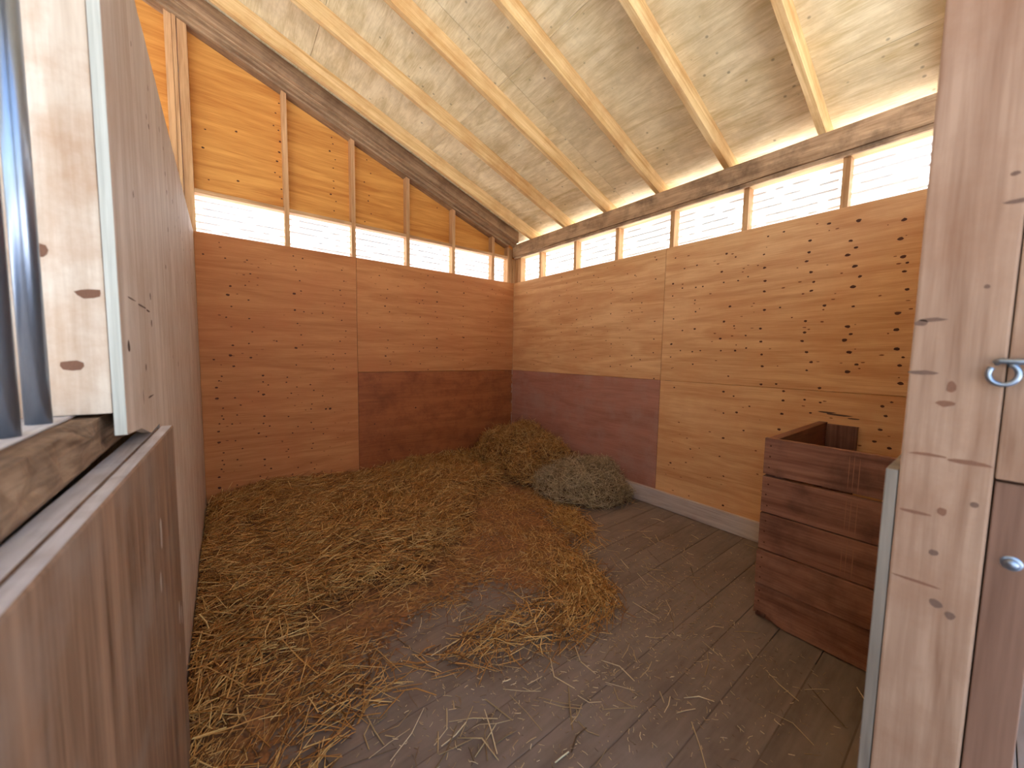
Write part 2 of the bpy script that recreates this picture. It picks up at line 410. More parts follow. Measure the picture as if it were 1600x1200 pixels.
# ------------------------------------------------------------------ back wall (plane y = 0)
def roof_z(x, c=2.895):
    return c - SL * x
wa = empty('wall_back'); tag(wa, kind='structure')
TOP = 2.445
for (x0, x1, z0, z1, m) in ((-3.456, -2.137, 0, TOP, 'ply_x'), (-2.133, -.002, 1.222, TOP, 'ply_x'), (-2.133, -.002, 0, 1.219, 'dark_x')):
    p = box('plywood_panel', (x0, 0, z0), (x1, .012, z1), M[m], wa, .0012)
    ks = knots_in(KA, x0, x1, z0, z1)
    if ks:
        marks('knots', ks, lambda u, v: (u, -.0007, v), M['knot'] , p)
    faint = [(random.uniform(x0 + .1, x1 - .1), random.uniform(max(z0, .2) + .05, z1 - .05), random.uniform(.004, .012), random.uniform(.002, .005)) for _ in range(int(28 * (x1 - x0) * (z1 - z0)))]
    marks('faint_knots', faint, lambda u, v: (u, -.0005, v), M['knot_soft'], p)
STA = [-2.76, -2.15, -1.55, -.955, -.35]
for x in STA:
    prism('stud', [(x - .02, 0), (x + .02, 0), (x + .02, roof_z(x + .02) - .002), (x - .02, roof_z(x - .02) - .002)], 1, .0125, .10, M['stud_z'], wa)
# doubled corner posts at either end of the wall
for (xa, xb, y0) in ((-3.502, -3.440, .0125), (-3.531, -3.506, .0), (-3.579, -3.534, .0125)):
    prism('post', [(xa, 0), (xb, 0), (xb, roof_z(xb) - .002), (xa, roof_z(xa) - .002)], 1, y0, .0995, M['stud_z'], wa)
prism('post', [(-.105, 0), (-.03, 0), (-.03, roof_z(-.03) - .002), (-.105, roof_z(-.105) - .002)], 1, .0125, .0995, M['stud_z'], wa)
prism('post', [(-.028, 0), (.099, 0), (.099, 2.772), (-.028, 2.772)], 1, .0005, .0995, M['stud_z'], wa)  # filler added to stop sun leaking through the corner
box('light_stop_siding', (-3.60, .102, -.1), (.115, .112, 2.44), M['gable'], wa)  # unseen sheet added to stop daylight glowing through panel joints
EDG = [-3.440] + STA + [-.105]
bays_a = []
for i in range(len(EDG) - 1):
    a = EDG[i] + (.021 if i else .001)
    b = EDG[i + 1] - (.021 if i < len(EDG) - 2 else .001)
    bays_a.append((a, b))
    box('header', (a, .0135, 2.772), (b, .0995, 2.806), M['stud_x'], wa, .002)
    box('sill_plate', (a, .0135, 2.405), (b, .0995, 2.443), M['stud_x'], wa, .002)
    g0, g1 = EDG[i] - (.03 if i == 0 else 0), EDG[i + 1]
    if i == len(EDG) - 2: g1 = .118
    p = prism('gable_panel', [(g0 + .001, 2.775), (g1 - .001, 2.775), (g1 - .001, roof_z(g1, 3.07)), (g0 + .001, roof_z(g0, 3.07))], 1, .1005, .112, M['gable'], wa)
    ks = [(u, v, r, q) for (u, v, r, q) in knots_in(KG, a, b, 2.8, 4.2) if v < roof_z(u) - .02]
    if ks:
        marks('knots', ks, lambda u, v: (u, .0998, v), M['knot'], p)
prism('gable_panel', [(-7.5, 0), (-3.535, 0), (-3.535, roof_z(-3.535, 3.07)), (-4.3, roof_z(-4.3, 3.07)), (-7.5, 4.57 - SL * 3.2)], 1, .1005, .112, M['gable'], wa)
# sloping top plate and the rafter against the gable
prism('top_plate', [(-4.3, roof_z(-4.3)), (-.105, roof_z(-.105)), (-.105, roof_z(-.105, 3.085)), (-4.3, roof_z(-4.3, 3.085))], 1, -.012, .0995, M['rafter_dk'], wa)
for (ya, yb, cb) in ((-.052, -.0125, 2.915), (-.0945, -.0525, 2.940), (-.137, -.095, 2.952)):
    prism('gable_rafter', [(-4.3, roof_z(-4.3, cb)), (-.0375, max(roof_z(-.0375, cb), 2.80)), (-.0375, roof_z(-.0375, 3.087)), (-4.3, roof_z(-4.3, 3.087))], 1, ya, yb, M['rafter_dk'], wa)

# ------------------------------------------------------------------ right wall (plane x = 0)
wb = empty('wall_right'); tag(wb, kind='structure')
for (y0, y1, z0, z1, m) in ((-2.304, -.002, 1.222, TOP, 'ply_y'), (-4.30, -2.308, 1.222, TOP, 'ply_y'), (-2.304, -.002, 0, 1.219, 'dark_y'), (-4.30, -2.308, 0, 1.219, 'ply_y')):
    p = box('plywood_panel', (0, y0, z0), (.012, y1, z1), M[m], wb, .0012)
    ks = knots_in(KB, y0, y1, z0, z1)
    if m != 'dark_y':
        marks('knots', ks, lambda u, v: (-.0007, u, v), M['knot'], p)
        faint = [(random.uniform(y0 + .1, y1 - .1), random.uniform(z0 + .05, z1 - .05), random.uniform(.004, .012), random.uniform(.002, .005)) for _ in range(int(28 * (y1 - y0) * (z1 - z0)))]
        marks('faint_knots', faint, lambda u, v: (-.0005, u, v), M['knot_soft'], p)
STB = [-.535, -1.145, -1.735, -2.345, -2.955, -3.555, -4.16]
for y in STB:
    box('stud', (.0125, y - .02, 0), (.10, y + .02, 2.773), M['stud_z'], wb, .002)
box('post', (.0125, -.135, 0), (.10, -.002, 2.773), M['stud_z'], wb, .002)
EDB = [-.135] + STB
bays_b = []
for i in range(len(EDB) - 1):
    hi = EDB[i] - (.021 if i else .001)
    lo = EDB[i + 1] + .021
    bays_b.append((lo, hi))
    box('sill_plate', (.0135, lo, 2.405), (.0995, hi, 2.443), M['stud_y'], wb, .002)
box('light_stop_siding', (.102, -4.9, -.1), (.112, .10, 2.44), M['gable'], wb)  # same added light stop behind the right wall
box('corner_light_stop', (.1155, -.10, 2.441), (.128, .128, 3.02), M['gable'], wb)  # boards added to close the corner against leaking sun
box('corner_light_stop', (-.10, .1135, 2.441), (.115, .128, 2.774), M['gable'], wb)
box('top_plate', (.0005, -4.9, 2.775), (.10, -.002, 2.958), M['stud_y'], wb, .002)

def rough_beam(name, lo, hi, mat, parent, amp, seed, n=60):
    """a sawn timber along y with waney, slightly uneven arrises"""
    r = np.random.default_rng(seed)
    ys = np.linspace(lo[1], hi[1], n + 1)
    def wob(s):
        k = r.normal(size=n + 1)
        k = np.convolve(np.pad(k, 4, mode='edge'), np.hanning(9) / np.hanning(9).sum(), 'valid')
        return k * s
    w = [wob(amp) for _ in range(4)]
    vs, fs = [], []
    for i, y in enumerate(ys):
        vs += [(lo[0] + abs(w[0][i]) * .6, y, lo[2] + w[1][i]), (hi[0], y, lo[2] + w[1][i] * .3), (hi[0], y, hi[2]), (lo[0] + abs(w[2][i]) * .4, y, hi[2] - abs(w[3][i]) * .4)]
    for i in range(n):
        for k in range(4):
            a, b = i * 4 + k, i * 4 + (k + 1) % 4
            fs.append((a, b, b + 4, a + 4))
    fs += [(3, 2, 1, 0), tuple(n * 4 + k for k in range(4))]
    o = mesh_obj(name, vs, fs, mat, parent)
    bm = bmesh.new(); bm.from_mesh(o.data)
    bmesh.ops.recalc_face_normals(bm, faces=bm.faces[:])
    bm.to_mesh(o.data); bm.free()
    return o
rough_beam('beam', (-.036, -4.9, 2.800), (-.001, -.003, 2.959), M['beam'], wb, .006, 3)
rough_beam('beam', (-.022, -4.9, 2.770), (-.0005, -.014, 2.799), M['beam'], wb, .003, 5)

# ------------------------------------------------------------------ slatted ventilation windows under the eaves
def slat_window(n, axis, lo, hi):
    w = empty('window_%d' % n); tag(w, kind='structure')
    H0, P = 2.428, .0605
    r = random.Random(n)
    for k in range(6):
        z = H0 + k * P + r.uniform(-.0015, .0015)
        prof = [(.1225, z + .007), (.1235, z - .001), (.1275, z - .003), (.128, z + .004), (.121, z + .03), (.1135, z + P - .004), (.110, z + P - .001), (.1085, z + P + .0155)]
        ns = 11
        vs, fs = [], []
        sag = [r.uniform(-.0016, .0016) for _ in range(ns + 1)]
        for i in range(ns + 1):
            t = lo - .0208 + (hi - lo + .0416) * i / ns
            for (o, zz) in prof:
                zz += sag[i]
                vs.append((o, t, zz) if axis == 1 else (t, o, zz))
        m = len(prof)
        for i in range(ns):
            for j in range(m - 1):
                a = i * m + j
                fs.append((a, a + 1, a + 1 + m, a + m))
        so = mesh_obj('slat', vs, fs, M['slat'], w, True)
        so.data.materials.append(M['rib'])
        for q, f in enumerate(so.data.polygons):
            if q % (m - 1) < 3 or (q % (m - 1) == m - 2 and r.random() < .72): f.material_index = 1  # top strip broken up to imitate overlap lines washed out by glare
    return w
wi = 1
for (a, b) in bays_a:
    slat_window(wi, 0, a, b); wi += 1
for (a, b) in bays_b:
    slat_window(wi, 1, a, b); wi += 1

# ------------------------------------------------------------------ roof
ce = empty('ceiling'); tag(ce, kind='structure')
SX = [.30, -.30, -1.45, -2.60, -3.75, -4.298]
SY = [.16, -1.76, -4.1, -5.0]
for i in range(len(SX) - 1):
    for j in range(len(SY) - 1):
        x1, x0 = SX[i] - .0015, SX[i + 1] + .0015
        y1, y0 = SY[j] - .0015, SY[j + 1] + .0015
        c0, c1 = 3.090, 3.108
        hexa('sheathing_panel', [(x0, y0, roof_z(x0, c0)), (x1, y0, roof_z(x1, c0)), (x1, y1, roof_z(x1, c0)), (x0, y1, roof_z(x0, c0)),
                                 (x0, y0, roof_z(x0, c1)), (x1, y0, roof_z(x1, c1)), (x1, y1, roof_z(x1, c1)), (x0, y1, roof_z(x0, c1))], M['sheath'], ce)
for y in [-.39 - .606 * k for k in range(8)]:
    U = 2.95
    out = [(-4.29, roof_z(-4.29, U)), (-.036, roof_z(-.036, U)), (-.036, 2.9605), (.101, 2.9605), (.101, roof_z(.101, U)), (.28, roof_z(.28, U) + .04), (.28, roof_z(.28, 3.089)), (-4.29, roof_z(-4.29, 3.089))]
    r = prism('rafter', out, 1, y - .021, y + .021, M['rafter'], ce)
# far slope beyond the ridge
zr = roof_z(-4.3, 3.090)
hexa('far_slope', [(-8.3, -5, zr - SL * 4), (-4.302, -5, zr), (-4.302, .16, zr), (-8.3, .16, zr - SL * 4),
                   (-8.3, -5, zr - SL * 4 + .02), (-4.302, -5, zr + .02), (-4.302, .16, zr + .02), (-8.3, .16, zr - SL * 4 + .02)], M['sheath'], ce)
hexa('roofing', [(-4.35, -5.05, roof_z(-4.35, 3.112)), (.32, -5.05, roof_z(.32, 3.112)), (.32, .2, roof_z(.32, 3.112)), (-4.35, .2, roof_z(-4.35, 3.112)),
                 (-4.35, -5.05, roof_z(-4.35, 3.122)), (.32, -5.05, roof_z(.32, 3.122)), (.32, .2, roof_z(.32, 3.122)), (-4.35, .2, roof_z(-4.35, 3.122))], M['sheet'], ce)

# ------------------------------------------------------------------ left partition with its barred opening
XL = -3.458
wl = empty('wall_left'); tag(wl, kind='structure')
def chipped(y0, y1, z, n, seed, amp):
    r = random.Random(seed)
    return [(y0 + (y1 - y0) * i / n, z + (r.uniform(-amp, amp) if r.random() < .4 else 0)) for i in range(n + 1)]
top_edge = chipped(-.003, -3.119, 2.443, 60, 3, .006)
prism('plywood_sheet', [(-.003, 0)] + top_edge + [(-3.119, 1.25), (-2.95, 1.236), (-2.80, 1.198), (-2.632, 1.198), (-2.632, 0)], 0, XL - .019, XL, M['ply_left'], wl)
box('cut_edge', (XL - .0188, -3.1215, 1.251), (XL - .0004, -3.1192, 2.443), M['edge'], wl)
prism('back_sheet', [(-.003, 0), (-.003, 2.44), (-3.02, 2.44), (-3.02, 1.2), (-4.13, 1.2), (-4.13, 0)], 0, -3.66, -3.645, M['ply_left'], wl)
for y in (-.05, -.65, -1.25, -1.85, -2.45):
    box('stud', (-3.644, y - .02, 0), (XL - .02, y + .02, 2.43), M['stud_z'], wl)
wp = box('window_post', (-3.75, -3.117, 1.298), (XL - .0205, -3.02, 2.43), M['jampale'], wl, .002)
marks('streaks', [(-3.50, 1.545, .020, .010), (-3.56, 1.62, .01, .012), (-3.53, 1.40, .016, .01)], lambda u, v: (u, -3.1178, v), M['mark_red'], wp)
box('near_post', (-3.66, -4.30, 0), (-3.54, -4.14, 2.43), M['jamb'], wl, .003)
box('window_head', (-3.644, -4.13, 2.25), (XL - .0205, -3.12, 2.43), M['stud_y'], wl, .003)

wbar = empty('window_%d' % wi); tag(wbar, kind='structure')
def chewed_sill():
    n = 70
    ys = np.linspace(-4.13, -2.66, n + 1)
    prof = [(-3.644, 1.205), (-3.644, 1.286), (-3.60, 1.290), (-3.53, 1.290), (-3.507, 1.284), (-3.497, 1.262), (-3.503, 1.235), (-3.50, 1.215), (-3.507, 1.203)]
    r = np.random.default_rng(11)
    amp = [0, 0, .0015, .003, .006, .008, .006, .004, .001]
    W = []
    for j in range(len(prof)):
        k = r.normal(size=n + 1)
        k = np.convolve(np.pad(k, 3, mode='edge'), np.hanning(7) / np.hanning(7).sum(), 'valid')
        W.append(k * amp[j] * 1.6)
    vs, fs = [], []
    m = len(prof)
    for i, y in enumerate(ys):
        for j, (x, z) in enumerate(prof):
            vs.append((x + W[j][i], y, z + W[j][i] * .7))
    for i in range(n):
        for j in range(m):
            a, b = i * m + j, i * m + (j + 1) % m
            fs.append((a, b, b + m, a + m))
    fs += [tuple(range(m)), tuple(n * m + j for j in reversed(range(m)))]
    o = mesh_obj('sill', vs, fs, M['sill'], wbar, False)
    bm = bmesh.new(); bm.from_mesh(o.data)
    bmesh.ops.recalc_face_normals(bm, faces=bm.faces[:])
    bm.to_mesh(o.data); bm.free()
    return o
sill = chewed_sill()
box('sill_board', (-3.80, -4.13, 1.2925), (-3.535, -3.025, 1.297), M['ledge'], wbar, .002)

def tube(name, pts, rad, mat, parent=None, seg=14, cap=True):
    pts = [Vector(p) for p in pts]
    vs, fs = [], []
    for i, p in enumerate(pts):
        d = (pts[min(i + 1, len(pts) - 1)] - pts[max(i - 1, 0)]).normalized()
        a = d.orthogonal().normalized() if i == 0 else (a - d * a.dot(d)).normalized()
        b = d.cross(a)
        for k in range(seg):
            t = 2 * math.pi * k / seg
            vs.append(p + rad * (math.cos(t) * a + math.sin(t) * b))
    for i in range(len(pts) - 1):
        for k in range(seg):
            a0, b0 = i * seg + k, i * seg + (k + 1) % seg
            fs.append((a0, b0, b0 + seg, a0 + seg))
    if cap:
        fs += [tuple(reversed(range(seg))), tuple((len(pts) - 1) * seg + k for k in range(seg))]
    return mesh_obj(name, vs, fs, mat, parent, True)
for k in range(6):
    y = -3.203 - .133 * k
    tube('bar', [(-3.557, y, 1.2975), (-3.557, y, 1.8), (-3.557, y, 2.2498)], .0165, M['bar'], wbar, 20)

# low doubled panel standing in front of the partition, its worn top edge showing two layers
lp = empty('low_partition', (-3.46, -3.3, 0))
tag(lp, 'low brown wooden panel with a worn double top edge below the barred opening', 'partition')
def layer(nm, xf0, xb0, xf1, xb1, y0, y1, ztop, seed):
    n = 40
    r = random.Random(seed)
    vs, fs = [], []
    for i in range(n + 1):
        t = i / n
        y = y0 + (y1 - y0) * t
        xf = xf0 + (xf1 - xf0) * t; xb = xb0 + (xb1 - xb0) * t
        j1, j2 = 0, r.uniform(-.0006, .0006)
        z = ztop
        vs += [(xf, y, 0.003), (xb, y, 0.003), (xb + j2, y, z - .003), (xb + .003 + j2, y, z), (xf - .003 + j1, y, z), (xf, y, z - .004)]
    m = 6
    for i in range(n):
        for k in range(m):
            a, b = i * m + k, i * m + (k + 1) % m
            fs.append((a, b, b + m, a + m))
    fs += [tuple(range(m)), tuple(n * m + k for k in reversed(range(m)))]
    o = mesh_obj(nm, vs, fs, M['lowp'], lp)
    o.data.materials.append(M['ledge'])
    bm = bmesh.new(); bm.from_mesh(o.data)
    bmesh.ops.recalc_face_normals(bm, faces=bm.faces[:])
    for f in bm.faces:
        if f.normal.z > .6: f.material_index = 1
    bm.to_mesh(o.data); bm.free()
    return o
lay = layer('front_layer', -3.426, -3.456, -3.466, -3.490, -2.636, -4.125, 1.190, 1)
layer('back_layer', -3.460, -3.505, -3.4935, -3.53, -2.638, -4.125, 1.186, 2)

# ------------------------------------------------------------------ front wall with the doorway the camera stands in
wf = empty('wall_front'); tag(wf, kind='structure')
JX = -2.25
box('wall_panel', (-2.158, -4.29, 0), (-.002, -4.151, 2.44), M['ply_left'], wf)
jp = box('jamb_post', (JX, -4.262, 0), (-2.16, -4.150, 2.9), M['jamb'], wf, .004)
box('jamb_board', (JX + .001, -4.34, 1.237), (-2.16, -4.2635, 2.9), M['jamb'], wf, .003)
jb = box('inset_board', (JX + .012, -4.318, 0), (-2.16, -4.2645, 1.231), M['jamb_dk'], wf, .002)
ln = box('lining_board', (-2.248, -4.149, 0.003), (-1.02, -4.131, 1.222), M['lining'], wf, .002)
P = lambda u, v: (JX - .0007, u, v)
marks('splits', [(-4.172, 1.513, .018, .0035), (-4.160, 1.507, .009, .006), (-4.165, 1.415, .02, .004), (-4.258, 1.70, .022, .004), (-4.232, 1.565, .0035, .004), (-4.248, 1.745, .005, .004),
                 (-4.205, 1.08, .006, .006), (-4.214, .985, .008, .008), (-4.232, .972, .006, .008), (-4.245, 1.185, .005, .005)], P, M['mark_jamb'], jp)
marks('streaks', [(-4.185, 1.262, .025, .003), (-4.235, 1.258, .026, .004), (-4.178, 1.148, .022, .003), (-4.2, 1.36, .012, .006), (-4.186, 1.015, .03, .0025), (-4.205, 1.39, .006, .012), (-4.21, 1.16, .006, .008)], P, M['mark_red'], jp)

# ------------------------------------------------------------------ kick board along the foot of the right wall
bb = box('baseboard_right', (-.038, -3.517, .004), (-.0005, -.07, .160), M['base'], None, .004)
tag(bb, kind='structure')

rr = random.Random(5)
wear = [(-.006 - .006 * rr.random(), .40 + .85 * rr.random() ** 1.2, .002 + .004 * rr.random(), .01 + .03 * rr.random()) for _ in range(16)]
marks('corner_scuffs', wear, lambda u, v: (u, -.0009, v), M['pale'], wa)
marks('smears', [(-3.62, 1.065, .075, .006), (-3.56, 1.075, .05, .005), (-3.70, 1.05, .03, .004)], lambda u, v: (-.0009, u, v), M['mark'], wb)
marks('cracks', [(-2.98, 1.553, .05, .002), (-2.84, 1.549, .06, .0025), (-2.74, 1.545, .03, .003), (-3.05, 1.44, .012, .014), (-2.78, 1.30, .05, .0025), (-2.9, 1.31, .003, .02)], lambda u, v: (XL + .0007, u, v), M['mark'], wl)
marks('knots', [(rr.uniform(-2.9, -.5), rr.uniform(1.2, 2.35), rr.uniform(.004, .012), rr.uniform(.005, .012)) for _ in range(34)], lambda u, v: (XL + .0006, u, v), M['mark'], wl)
LX = lambda u: -3.426 + (u + 2.636) * .0269 + .0008
marks('splinters', [(-2.72, .60, .014, .035), (-2.68, .57, .01, .03), (-2.75, .50, .008, .02), (-2.95, .95, .012, .04), (-2.99, .84, .01, .03)], lambda u, v: (LX(u), u, v), M['pale'], lay)

# ------------------------------------------------------------------ feed box in the right-hand corner
fb = empty('feed_box', (-.5, -3.82, 0))
tag(fb, 'dark brown open-topped feed box of wide horizontal boards against the right wall', 'feed box')
BX = -.993
for (z0, z1, dx) in ((.004, .204, 0), (.210, .398, -.014), (.402, .602, 0), (.608, .804, -.001), (.818, 1.014, -.002)):
    n = 24
    r = random.Random(int(z0 * 1000))
    y0, y1 = -4.129, -3.521
    vs, fs = [], []
    for i in range(n + 1):
        y = y1 + (y0 - y1) * i / n
        zb = z0 + r.uniform(-.001, .001)
        if z0 < .01:
            zb += .045 * math.exp(-((i - 1.5) / 2.0) ** 2)         # gnawed lower corner
        zt = z1 + r.uniform(-.001, .001)
        vs += [(BX + dx, y, zb + .002), (BX + .026, y, zb), (BX + .026, y, zt), (BX + dx + .002, y, zt), (BX + dx, y, zt - .002)]
    m = 5
    for i in range(n):
        for k in range(m):
            a, b = i * m + k, i * m + (k + 1) % m
            fs.append((a, b, b + m, a + m))
    fs += [tuple(range(m)), tuple(n * m + k for k in reversed(range(m)))]
    o = mesh_obj('board', vs, fs, M['crib'], fb)
    bm = bmesh.new(); bm.from_mesh(o.data)
    bmesh.ops.recalc_face_normals(bm, faces=bm.faces[:])
    bm.to_mesh(o.data); bm.free()
    nails = [(y1 - .02 - .01 * random.random(), z0 + (z1 - z0) * t, .004, .004) for t in (.2, .5, .8)]
    marks('nail_heads', nails, lambda u, v, d=dx: (BX + d - .0006, u, v), M['knot'], o)
    if z0 > .3:
        zs = [(-3.865 - .02 * q + random.uniform(-.003, .003), (z0 + z1) / 2 + random.uniform(-.01, .01), .0014, (z1 - z0) * .42) for q in range(3)]
        marks('scratches', zs, lambda u, v, d=dx: (BX + d - .0006, u, v), M['scuff'], o)
for k in range(5):
    box('end_board', (BX + .027, -3.569, .004 + .2018 * k), (-.0402 if k == 0 else -.002, -3.522, .004 + .2018 * (k + 1) - .003), M['crib_x'], fb, .003)
box('back_board', (-.030, -3.729, .004), (-.002, -3.5705, 1.000), M['crib_z'], fb, .003)
box('corner_post', (BX + .027, -3.61, .004), (BX + .066, -3.570, .985), M['crib_z'], fb, .003)
box('bottom_board', (BX + .067, -4.128, .30), (-.032, -3.612, .325), M['crib_x'], fb, .003)

# ------------------------------------------------------------------ hook and bolt on the door post
hk = empty('latch_hook', (JX, -4.262, 1.42))
tag(hk, 'bent steel eye and hook fixed to the pale door post', 'hook')
pts = []
for i in range(22):
    t = math.radians(115 + i * 13.5)
    pts.append((JX - .012, -4.2595 - .0155 * math.cos(t + math.pi), 1.4165 + .0175 * math.sin(t)))
pts.insert(0, (JX + .002, pts[0][1] - .001, pts[0][2] + .002))
tube('eye_ring', pts, .0042, M['hook'], hk, 12)
tube('hook_rod', [(JX - .010, -4.2500, 1.4345), (JX - .013, -4.2555, 1.4385), (JX - .013, -4.275, 1.4375), (JX - .012, -4.36, 1.4340)], .0050, M['hook'], hk, 12)
bt = empty('bolt_head', (JX + .012, -4.291, 1.095))
tag(bt, 'small shiny round bolt head in the dark inset board of the door post', 'bolt')
def dome(name, c, r, h, mat, parent, rings=4, seg=18):
    vs = [(c[0] - h, c[1], c[2])]
    fs = []
    for i in range(1, rings + 1):
        a = i / rings * math.pi / 2
        for k in range(seg):
            t = 2 * math.pi * k / seg
            vs.append((c[0] - h * math.cos(a), c[1] + r * math.sin(a) * math.cos(t), c[2] + r * math.sin(a) * math.sin(t)))
    for k in range(seg):
        fs.append((0, 1 + (k + 1) % seg, 1 + k))
    for i in range(rings - 1):
        for k in range(seg):
            a, b = 1 + i * seg + k, 1 + i * seg + (k + 1) % seg
            fs.append((a, b, b + seg, a + seg))
    return mesh_obj(name, vs, fs, mat, parent, True)
dome('head', (JX + .0085, -4.291, 1.095), .0085, .005, M['hook'], bt)
dome('washer', (JX + .0118, -4.291, 1.095), .0125, .002, M['hook'], bt)

# ------------------------------------------------------------------ straw
def vnoise(x, y, s, seed):
    """smooth value noise"""
    r = np.random.default_rng(seed)
    G = r.random((64, 64))
    u, v = x * s + 40.3, y * s + 40.7
    i, j = np.floor(u).astype(int), np.floor(v).astype(int)
    a, b = u - i, v - j
    a, b = a * a * (3 - 2 * a), b * b * (3 - 2 * b)
    g = lambda p, q: G[p % 64, q % 64]
    return (g(i, j) * (1 - a) + g(i + 1, j) * a) * (1 - b) + (g(i, j + 1) * (1 - a) + g(i + 1, j + 1) * a) * b

HAx = [-3.46, -3.42, -3.36, -3.09, -2.935, -2.6, -2.29, -1.95, -1.57, -1.15, -.68, -.47, 0]
HAz = [.05, .065, .09, .13, .155, .12, .085, .095, .16, .15, .15, .15, .14]
YDx = [-3.46, -3.0, -2.6, -2.3, -2.0, -1.7, -1.3, -.9, 0]
YDy = [-2.65, -2.20, -2.10, -2.00, -1.85, -1.62, -1.22, -1.05, -.9]
YTx = [-3.46, -3.0, -2.6, -2.3, -1.9, -1.5, -1.25, -1.0, -.75, 0]
YTy = [-3.0, -2.66, -2.42, -2.58, -2.62, -2.70, -2.45, -2.05, -1.8, -1.7]
def sstep(a, b, x):
    t = np.clip((x - a) / (b - a), 0, 1)
    return t * t * (3 - 2 * t)
def dense(x, y):
    yd = np.interp(x, YDx, YDy) + .25 * (vnoise(x, y, 2.2, 1) - .5)
    return sstep(-.15, .22, y - yd)
def trod(x, y):
    yt = np.interp(x, YTx, YTy) + .3 * (vnoise(x, y, 2.6, 2) - .5)
    return sstep(-.42, .30, y - yt)
def hump(x, y, cx, cy, rx, ry, H, p):
    q = ((x - cx) / rx) ** 2 + ((y - cy) / ry) ** 2
    return H * np.maximum(1 - q, 0) ** p
def heap1(x, y):
    n = .14 * (vnoise(x, y, 5, 8) - .5) + .07 * (vnoise(x, y, 13, 9) - .5)
    h = np.maximum(hump(x, y, -.22, -.62, .62, .72, .50, .5), hump(x, y, -.30, -.95, .52, .46, .42, .5))
    return h + n * np.minimum(h / .15, 1)
def heap2(x, y):
    n = .12 * (vnoise(x, y, 6, 18) - .5) + .06 * (vnoise(x, y, 14, 19) - .5)
    h = hump(x, y, -.30, -1.62, .46, .50, .30, .5)
    return h + n * np.minimum(h / .12, 1)

def bed_h(x, y):
    d, t = dense(x, y), trod(x, y)
    wall = np.interp(x, HAx, HAz)
    k = np.exp(-np.abs(y) / .75)
    lump = .05 * (vnoise(x, y, 3.1, 3) - .35) + .028 * (vnoise(x, y, 8.0, 4) - .5)
    h = (wall * k + .052 * (1 - k) + lump * (1 - .5 * k)) * d
    hp = np.maximum(heap1(x, y), heap2(x, y))
    h = np.where(hp > .05, np.minimum(h, .012), h)
    return np.maximum(h, 0) + .004 * sstep(0, .3, t) - .01 * (1 - sstep(0, .25, t))

def blades(name, P, D, length, width, bend, mat, parent=None, fmin=None):
    """P centres, D unit directions (N,3); each stem a bent three-sided tube"""
    N = len(P)
    ref = np.tile(np.array([0., 0., 1.]), (N, 1))
    ref[np.abs(D[:, 2]) > .9] = (1, 0, 0)
    S = np.cross(D, ref); S /= np.linalg.norm(S, axis=1, keepdims=True)
    U = np.cross(S, D)
    ang = rng.random(N) * 2 * np.pi
    Bd = np.cos(ang)[:, None] * S + np.sin(ang)[:, None] * U * .5
    ts = np.array([-.5, 0., .5])
    V = np.zeros((N, 3, 3, 3))
    for i, t in enumerate(ts):
        c = P + D * (length * t)[:, None] + Bd * (bend * length * (1 - (2 * t) ** 2) - bend * length * .5)[:, None]
        for k in range(3):
            a = 2 * np.pi * k / 3 + ang
            w = width * (.5 if i == 1 else .42)
            V[:, i, k] = c + (w * np.cos(a))[:, None] * S + (w * .7 * np.sin(a))[:, None] * U
    V[..., 0] = np.clip(V[..., 0], -3.453, -.0015)
    V[..., 1] = np.minimum(V[..., 1], -.0015)
    V[..., 2] = np.maximum(V[..., 2], .0005)
    base = (np.arange(N) * 9)[:, None]
    quads = []
    for i in range(2):
        for k in range(3):
            quads.append([i * 3 + k, i * 3 + (k + 1) % 3, (i + 1) * 3 + (k + 1) % 3, (i + 1) * 3 + k])
    F = (base[:, :, None] + np.array(quads)[None]).reshape(-1, 4)
    me = bpy.data.meshes.new(name)
    me.vertices.add(N * 9)
    me.vertices.foreach_set('co', V.reshape(-1).astype(np.float32))
    me.loops.add(len(F) * 4)
    me.loops.foreach_set('vertex_index', F.reshape(-1).astype(np.int32))
    me.polygons.add(len(F))
    me.polygons.foreach_set('loop_start', (np.arange(len(F)) * 4).astype(np.int32))
    me.update(calc_edges=True)
    tint = np.clip(rng.normal(.48, .3, N), 0, 1)
    at = me.attributes.new('tint', 'FLOAT', 'POINT')
    at.data.foreach_set('value', np.repeat(tint, 9).astype(np.float32))
    me.materials.append(mat)
    o = bpy.data.objects.new(name, me)
    COL.objects.link(o)
    if parent is not None:
        o.parent = parent
    return o

def ones(x, y):
    return np.ones_like(x)

def grid_mesh(name, fn, x0, x1, y0, y1, st, mat, zmin, parent=None, deep_f=ones, cover_f=ones):
    xs, ys = np.arange(x0, x1 + 1e-6, st), np.arange(y0, y1 + 1e-6, st)
    X, Y = np.meshgrid(xs, ys, indexing='ij')
    Z = fn(X, Y)
    ny = len(ys)
    vs = np.stack([X, Y, np.maximum(Z, -.03)], -1).reshape(-1, 3)
    fs = []
    for i in range(len(xs) - 1):
        for j in range(ny - 1):
            if max(Z[i, j], Z[i + 1, j], Z[i, j + 1], Z[i + 1, j + 1]) > zmin:
                a = i * ny + j
                fs.append((a, a + ny, a + ny + 1, a + 1))
    used = sorted({i for f in fs for i in f})
    mp = {u: k for k, u in enumerate(used)}
    o = mesh_obj(name, [tuple(vs[u]) for u in used], [tuple(mp[i] for i in f) for f in fs], mat, parent, True)
    ux, uy = vs[used, 0], vs[used, 1]
    for an, fnc in (('deep', deep_f), ('cover', cover_f)):
        at = o.data.attributes.new(an, 'FLOAT', 'POINT')
        at.data.foreach_set('value', np.asarray(fnc(ux, uy), dtype=np.float32))
    return o

